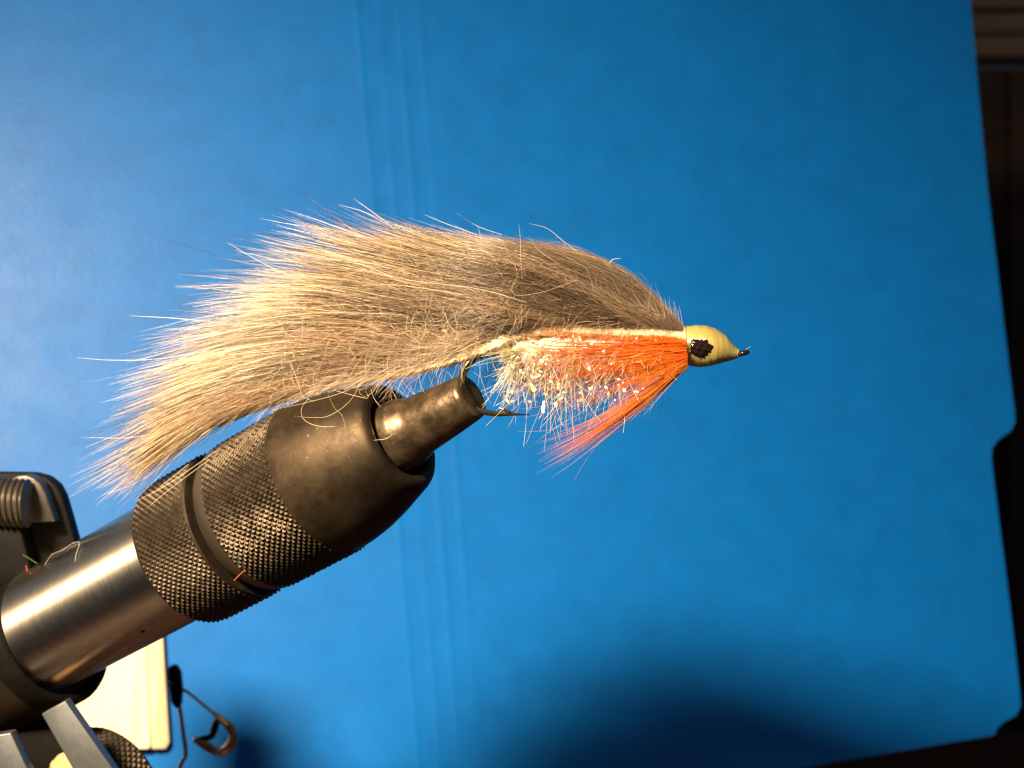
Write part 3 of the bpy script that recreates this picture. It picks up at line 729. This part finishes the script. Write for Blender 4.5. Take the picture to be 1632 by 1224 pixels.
for x, y, w, l, bright in tin:
    if not bright: y = 545+r.uniform(0, 1)**1.3*np.interp(x, [800, 900, 1000, 1050], [95, 115, 85, 45])
    Y = r.uniform(-3.0, -1.7) if bright else r.uniform(-2.6, 2)
    if x < 720: Y = -5.5
    c = P(x, y, Y)
    h = unit(unit(LAMP-c)+unit(CAMP-c)); 
    nrm = unit(h+r.normal(0, 0.14 if bright else 0.5, 3))
    d = unit(np.cross(nrm, [0, 1, 0])+0.001); d2 = np.cross(nrm, d)
    an = r.normal(1.3, 0.5); u = math.cos(an)*d+math.sin(an)*d2; v = np.cross(nrm, u)
    i0 = len(V); cc = pal[r.integers(0, len(pal))]
    if bright: cc = np.array([[0.95, 0.84, 0.55], [0.95, 0.72, 0.25], [0.95, 0.62, 0.30], [0.9, 0.88, 0.75]][r.integers(0, 4)])
    bw = r.normal(0, 0.2)
    for q in (-0.5, -0.17, 0.17, 0.5):
        for e in (-0.5, 0.5):
            V.append(c+u*l*q+v*w*e+nrm*(bw*l*(4*q*q))); C.append(cc)
    for q in range(3): Q.append((i0+2*q, i0+2*q+1, i0+2*q+3, i0+2*q+2))
fast_mesh('tinsel_flake', V, Q, M_TINSEL, body, kind='stuff', col=np.array(C))

# orange throat
og = [
    [(1090, 541), (1030, 541), (960, 542), (900, 537), (850, 520), (825, 510)],
    [(1090, 548), (1020, 551), (950, 553), (880, 556), (820, 553)],
    [(1090, 556), (1020, 562), (950, 566), (880, 566), (815, 556)],
    [(1090, 563), (1020, 573), (950, 580), (880, 580), (820, 571)],
    [(1091, 569), (1030, 582), (960, 594), (890, 604), (830, 604)],
    [(1091, 575), (1045, 596), (990, 620), (920, 650), (860, 668), (822, 676)],
    [(1092, 581), (1050, 608), (1000, 640), (940, 676), (880, 704), (850, 716)],
    [(1092, 585), (1055, 615), (1005, 654), (955, 690), (905, 722), (870, 740)],
]
OG = np.stack([catmull(g, GM) for g in og])
def oflow(u, t):
    u = np.clip(u, 0, len(og)-1.001); iu = u.astype(int); fu = u-iu
    x = np.clip(t, 0, 1.0)*(GM-1); it = np.clip(x.astype(int), 0, GM-2); ft = x-it
    row = lambda i: OG[i, it]*(1-ft)[..., None]+OG[i, it+1]*ft[..., None]
    return row(iu)*(1-fu)[..., None]+row(iu+1)*fu[..., None]
r = np.random.default_rng(51)
N, K = 1000, 10
uc = np.concatenate([r.uniform(0, 4.4, 70), r.uniform(4.4, 5.8, 14), r.uniform(6.1, 7, 24)]); c = r.integers(0, len(uc), N)
u0 = np.clip(uc[c]+r.normal(0, 0.12, N), 0, 7); t = np.linspace(0, 1, K)
f = np.where(r.uniform(0, 1, N) < np.where(u0 < 5, 0.74, 0.4), r.uniform(0.2, 0.46, N), r.uniform(0.42, 1.03, N))
f = np.where((u0 > 4.3) & (u0 < 5.8), r.uniform(0.16, 0.5, N), f)
p = oflow(np.repeat(u0[:, None], K, 1), f[:, None]*t[None])
off = r.normal(0, 10, N)[:, None]*(t**1.3)[None]+r.normal(0, 1.5, N)[:, None]
Y = -np.interp(u0, [0, 2, 4, 6, 7], [1.9, 2.6, 2.7, 2.8, 2.4])[:, None]*r.uniform(0.55, 1.05, N)[:, None]*(1+0.35*t[None])
pts = np.stack([(p[..., 0]-CX)/S, Y, -(p[..., 1]+off-CY)/S], -1)
oc = np.array([0.98, 0.45, 0.085])*r.uniform(0.9, 1.0, N)[:, None]+np.array([0.0, 0.05, 0.01])*r.uniform(0, 1, N)[:, None]
oc = np.repeat(oc[:, None], K, 1); lt = np.clip((f[:, None]*t[None]-0.45)*1.4, 0, 0.45)[..., None]
oc = oc*(1-lt)+np.array([0.86, 0.36, 0.24])*lt
strands('orange_throat', pts, 0.021*r.uniform(0.7, 1.25, N), np.clip(oc, 0, 0.92), M_ORANGE, fly)
lf = []
for i in range(55):
    u = r.uniform(0, 5.0); q = oflow(np.full(8, u), np.linspace(0, r.uniform(0.7, 1.0), 8))+np.stack([np.zeros(8), r.normal(0, 9)*np.linspace(0, 1, 8)**1.4], 1)
    lf.append(([tuple(v) for v in q], (0.97, 0.30, 0.03), (0.88, 0.26, 0.06), -r.uniform(2.6, 3.5)))
single_hairs('long_throat_fibre', lf, 0.028, M_ORANGE, fly, K=12)
OR = (0.86, 0.20, 0.05); PK = (0.85, 0.45, 0.35); WH = (0.85, 0.78, 0.7)
single_hairs('stray_throat_fibre', [
    ([(930, 655), (880, 684), (840, 716), (806, 742)], WH, BK, -1.5), ([(1010, 655), (960, 700), (935, 730), (914, 765)], PK, PK, -1.2), ([(960, 690), (900, 730), (872, 742)], OR, PK, -1),
    ([(940, 660), (880, 684), (822, 688)], PK, PK, -0.6), ([(1080, 607), (1045, 618), (1000, 650)], PK, PK, -0.4), ([(1035, 600), (1040, 628), (1032, 658)], WH, WH, -2.8),
    ([(1030, 640), (1033, 648), (1015, 655), (985, 663)], WH, WH, -2.4), ([(1090, 584), (1088, 595), (1086, 606)], WH, WH, -0.5), ([(1088, 584), (1080, 602), (1068, 618)], WH, WH, -0.2),
    ([(1060, 640), (1050, 662), (1032, 680)], (0.3, 0.5, 0.7), (0.3, 0.5, 0.7), 2), ([(880, 660), (900, 680), (905, 698)], WH, WH, -2), ([(1000, 660), (960, 700), (940, 700)], WH, WH, -1.2),
    ([(1188, 558), (1192, 555), (1197, 552)], WH, WH, 0), ([(890, 540), (850, 520), (833, 512)], OR, OR, -3.1),
], 0.022, M_ORANGE, fly)

# thread head
NS, NT = 420, 72
hx = np.linspace(1086, 1177, NS)
top = np.interp(hx, [1086, 1090, 1098, 1110, 1125, 1138, 1148, 1158, 1166, 1172, 1177], [522, 520, 519, 518.5, 519, 522, 527.5, 536, 546, 553, 557])
bot = np.interp(hx, [1086, 1091, 1100, 1110, 1125, 1138, 1150, 1160, 1168, 1173, 1177], [581, 582.5, 583.5, 585, 584.5, 582.5, 579, 576, 573.5, 571.5, 570])
ker = np.ones(25)/25
top = np.convolve(np.pad(top, 12, 'edge'), ker, 'valid'); bot = np.convolve(np.pad(bot, 12, 'edge'), ker, 'valid')
hr = (bot-top)/2/S; hz = -((bot+top)/2-CY)/S; hX = (hx-CX)/S
th = np.arange(NT)*2*np.pi/NT
T, X = np.meshgrid(th, np.arange(NS))
rh = np.random.default_rng(61)
wrap_amp = np.repeat(rh.uniform(0.3, 1.0, 60), 7)[:NS]
wr = np.abs(np.sin(np.pi*(X/7.0+T/(2*np.pi)+0.15*np.sin(T*2+X*0.03))))*0.017*wrap_amp[:, None]
lump = 0.04*np.sin(X*0.025+1.3)*np.cos(T*2+0.8)+0.012*np.sin(X*0.09+T*3)
rr = hr[:, None]+wr+lump*np.clip(hr[:, None]/2, 0, 1)
V = np.stack([np.broadcast_to(hX[:, None], rr.shape), -rr*np.cos(T), hz[:, None]+rr*np.sin(T)], -1).reshape(-1, 3)
idx = np.arange(NS*NT).reshape(NS, NT); nx = np.roll(idx, -1, 1)
Q = np.stack([idx[:-1], nx[:-1], nx[1:], idx[1:]], -1).reshape(-1, 4)
cap = [len(V), len(V)+1]; V = np.vstack([V, [[hX[0], 0, hz[0]], [hX[-1], 0, hz[-1]]]])
Q = np.vstack([Q]+[[[cap[0], idx[0, (k+1) % NT], idx[0, k], idx[0, k]] for k in range(0)] or np.zeros((0, 4), int)])
head = fast_mesh('thread_head', V, Q, M_THREAD, fly, label='yellow varnished thread head')
# painted eye spot
ex, ey = 1116.5, 554.5
nr_, na = 10, 144
rad = {}
V = [];
oa = np.linspace(0, 2*np.pi, na, endpoint=False)
ol = 17.0+1.5*np.sin(3*oa+1)+1.3*np.sin(5*oa+2.2)+1.0*np.sin(9*oa)+0.8*np.sin(14*oa+1)
ol = ol+3.6*np.exp(-((oa-5.45)/0.16)**2)-1.5*np.exp(-((oa-4.6)/0.3)**2)-1.6*np.exp(-((oa-1.6)/0.15)**2)
ol = ol+np.convolve(np.pad(rh.normal(0, 1.1, na), 2, 'wrap'), np.ones(5)/3, 'valid')
def head_y(px, py):
    x = np.interp(px, hx, hr); z0 = np.interp(px, hx, hz); dz = -(py-CY)/S-z0
    return -math.sqrt(max(x*x-dz*dz, 0.01))
for i in range(nr_+1):
    q = i/nr_
    for k in range(na):
        px = ex+q*ol[k]*math.cos(oa[k])*1.06; py = ey-q*ol[k]*math.sin(oa[k])*0.9
        bumpy = 0.03*math.sin(px*0.6+py*0.35)+0.03*math.sin(py*0.8-px*0.2)
        hgt = 0.07+(0.13+bumpy)*math.sqrt(max(1-q**4, 0))-0.12*(q > 0.99)
        yv = head_y(px, py)-hgt
        k_ = (D+yv)/D/S
        V.append((((px-CX))*k_, yv, -(py-CY)*k_))
idx = np.arange((nr_+1)*na).reshape(nr_+1, na); nx = np.roll(idx, -1, 1)
Q = np.stack([idx[:-1], idx[1:], nx[1:], nx[:-1]], -1).reshape(-1, 4)
fast_mesh('eye_spot', V, Q, M_ENAMEL, head, label='black painted eye spot')
# last turns of pale thread at the back of the head
tw = []
for k, xx in enumerate((1085.5, 1087, 1088.5)):
    q = []
    for i in range(33):
        a = 2*np.pi*i/32
        rr_ = 2.06+0.03*k
        q.append(((xx-CX)/S+0.05*math.sin(a+k), -rr_*math.cos(a), -(551.5-CY)/S+rr_*math.sin(a)))
    tw.append(catmull(q, 60))
strands('thread_turn', np.array(tw), np.full(3, 0.09), np.broadcast_to(np.array([0.80, 0.66, 0.36]), (3, 60, 3)), M_GUARD, head, kind=None, sides=6, taper=np.ones(60))

# ------------------------------------------------------------------ scraps of fibre lying on the vise
def scrap(name, label, pts, rad, colr, cat='fibre'):
    q = catmull(pts, 12)
    o = strands(name, q[None], np.array([rad]), np.broadcast_to(np.array(colr), (1, 12, 3)), M_LINT, None, kind=None, sides=5, taper=np.ones(12))
    o['label'] = label; o['category'] = cat
    return o
def on_vise(px, py, L, r, lift=0.05):
    """point on the bar of radius r (picture px at L) below that picture point"""
    s, rm = sr(L, r); bestp = None
    for th in np.linspace(0, 2*np.pi, 361):
        nn = math.cos(th)*E1+math.sin(th)*E2
        if nn[1] > 0: continue
        for ds in np.linspace(-3, 3, 25):
            p = TIP-AX*(s+ds)+(rm+lift)*nn; k = S*D/(D+p[1]); e = (p[0]*k+CX-px)**2+(-p[2]*k+CY-py)**2
            if bestp is None or e < bestp[0]: bestp = (e, p)
    return bestp[1]
scrap('orange_fibre', 'short orange fibre scrap stuck on the smooth band of the vise collar', [on_vise(392, 906, 402, 124), on_vise(382, 916, 404, 123, 0.15), on_vise(372, 926, 408, 121, 0.3)], 0.045, (0.62, 0.14, 0.05))
scrap('green_fibre', 'short green fibre scrap at the top edge of the steel shaft', [on_vise(56, 894, 690, 101), on_vise(56, 894, 690, 101)+np.array([-0.8, 0, 0.5]), on_vise(56, 894, 690, 101)+np.array([-1.75, 0.1, 1.05])], 0.045, (0.06, 0.10, 0.025))
scrap('red_fibre', 'tiny red fibre scrap at the far end of the steel shaft', [on_vise(36, 905, 700, 101), on_vise(36, 905, 700, 101)+np.array([-0.1, 0, 0.35]), on_vise(36, 905, 700, 101)+np.array([-0.15, 0, 0.75])], 0.045, (0.5, 0.08, 0.03))
lp = [on_vise(x, y, 660, 103, 0.04) for x, y in [(68, 899), (78, 890), (80, 880), (100, 876), (115, 866), (128, 865), (132, 880), (126, 895)]]
scrap('grey_lint', 'curled strand of grey lint on top of the steel shaft', lp, 0.016, (0.6, 0.55, 0.5), 'lint')
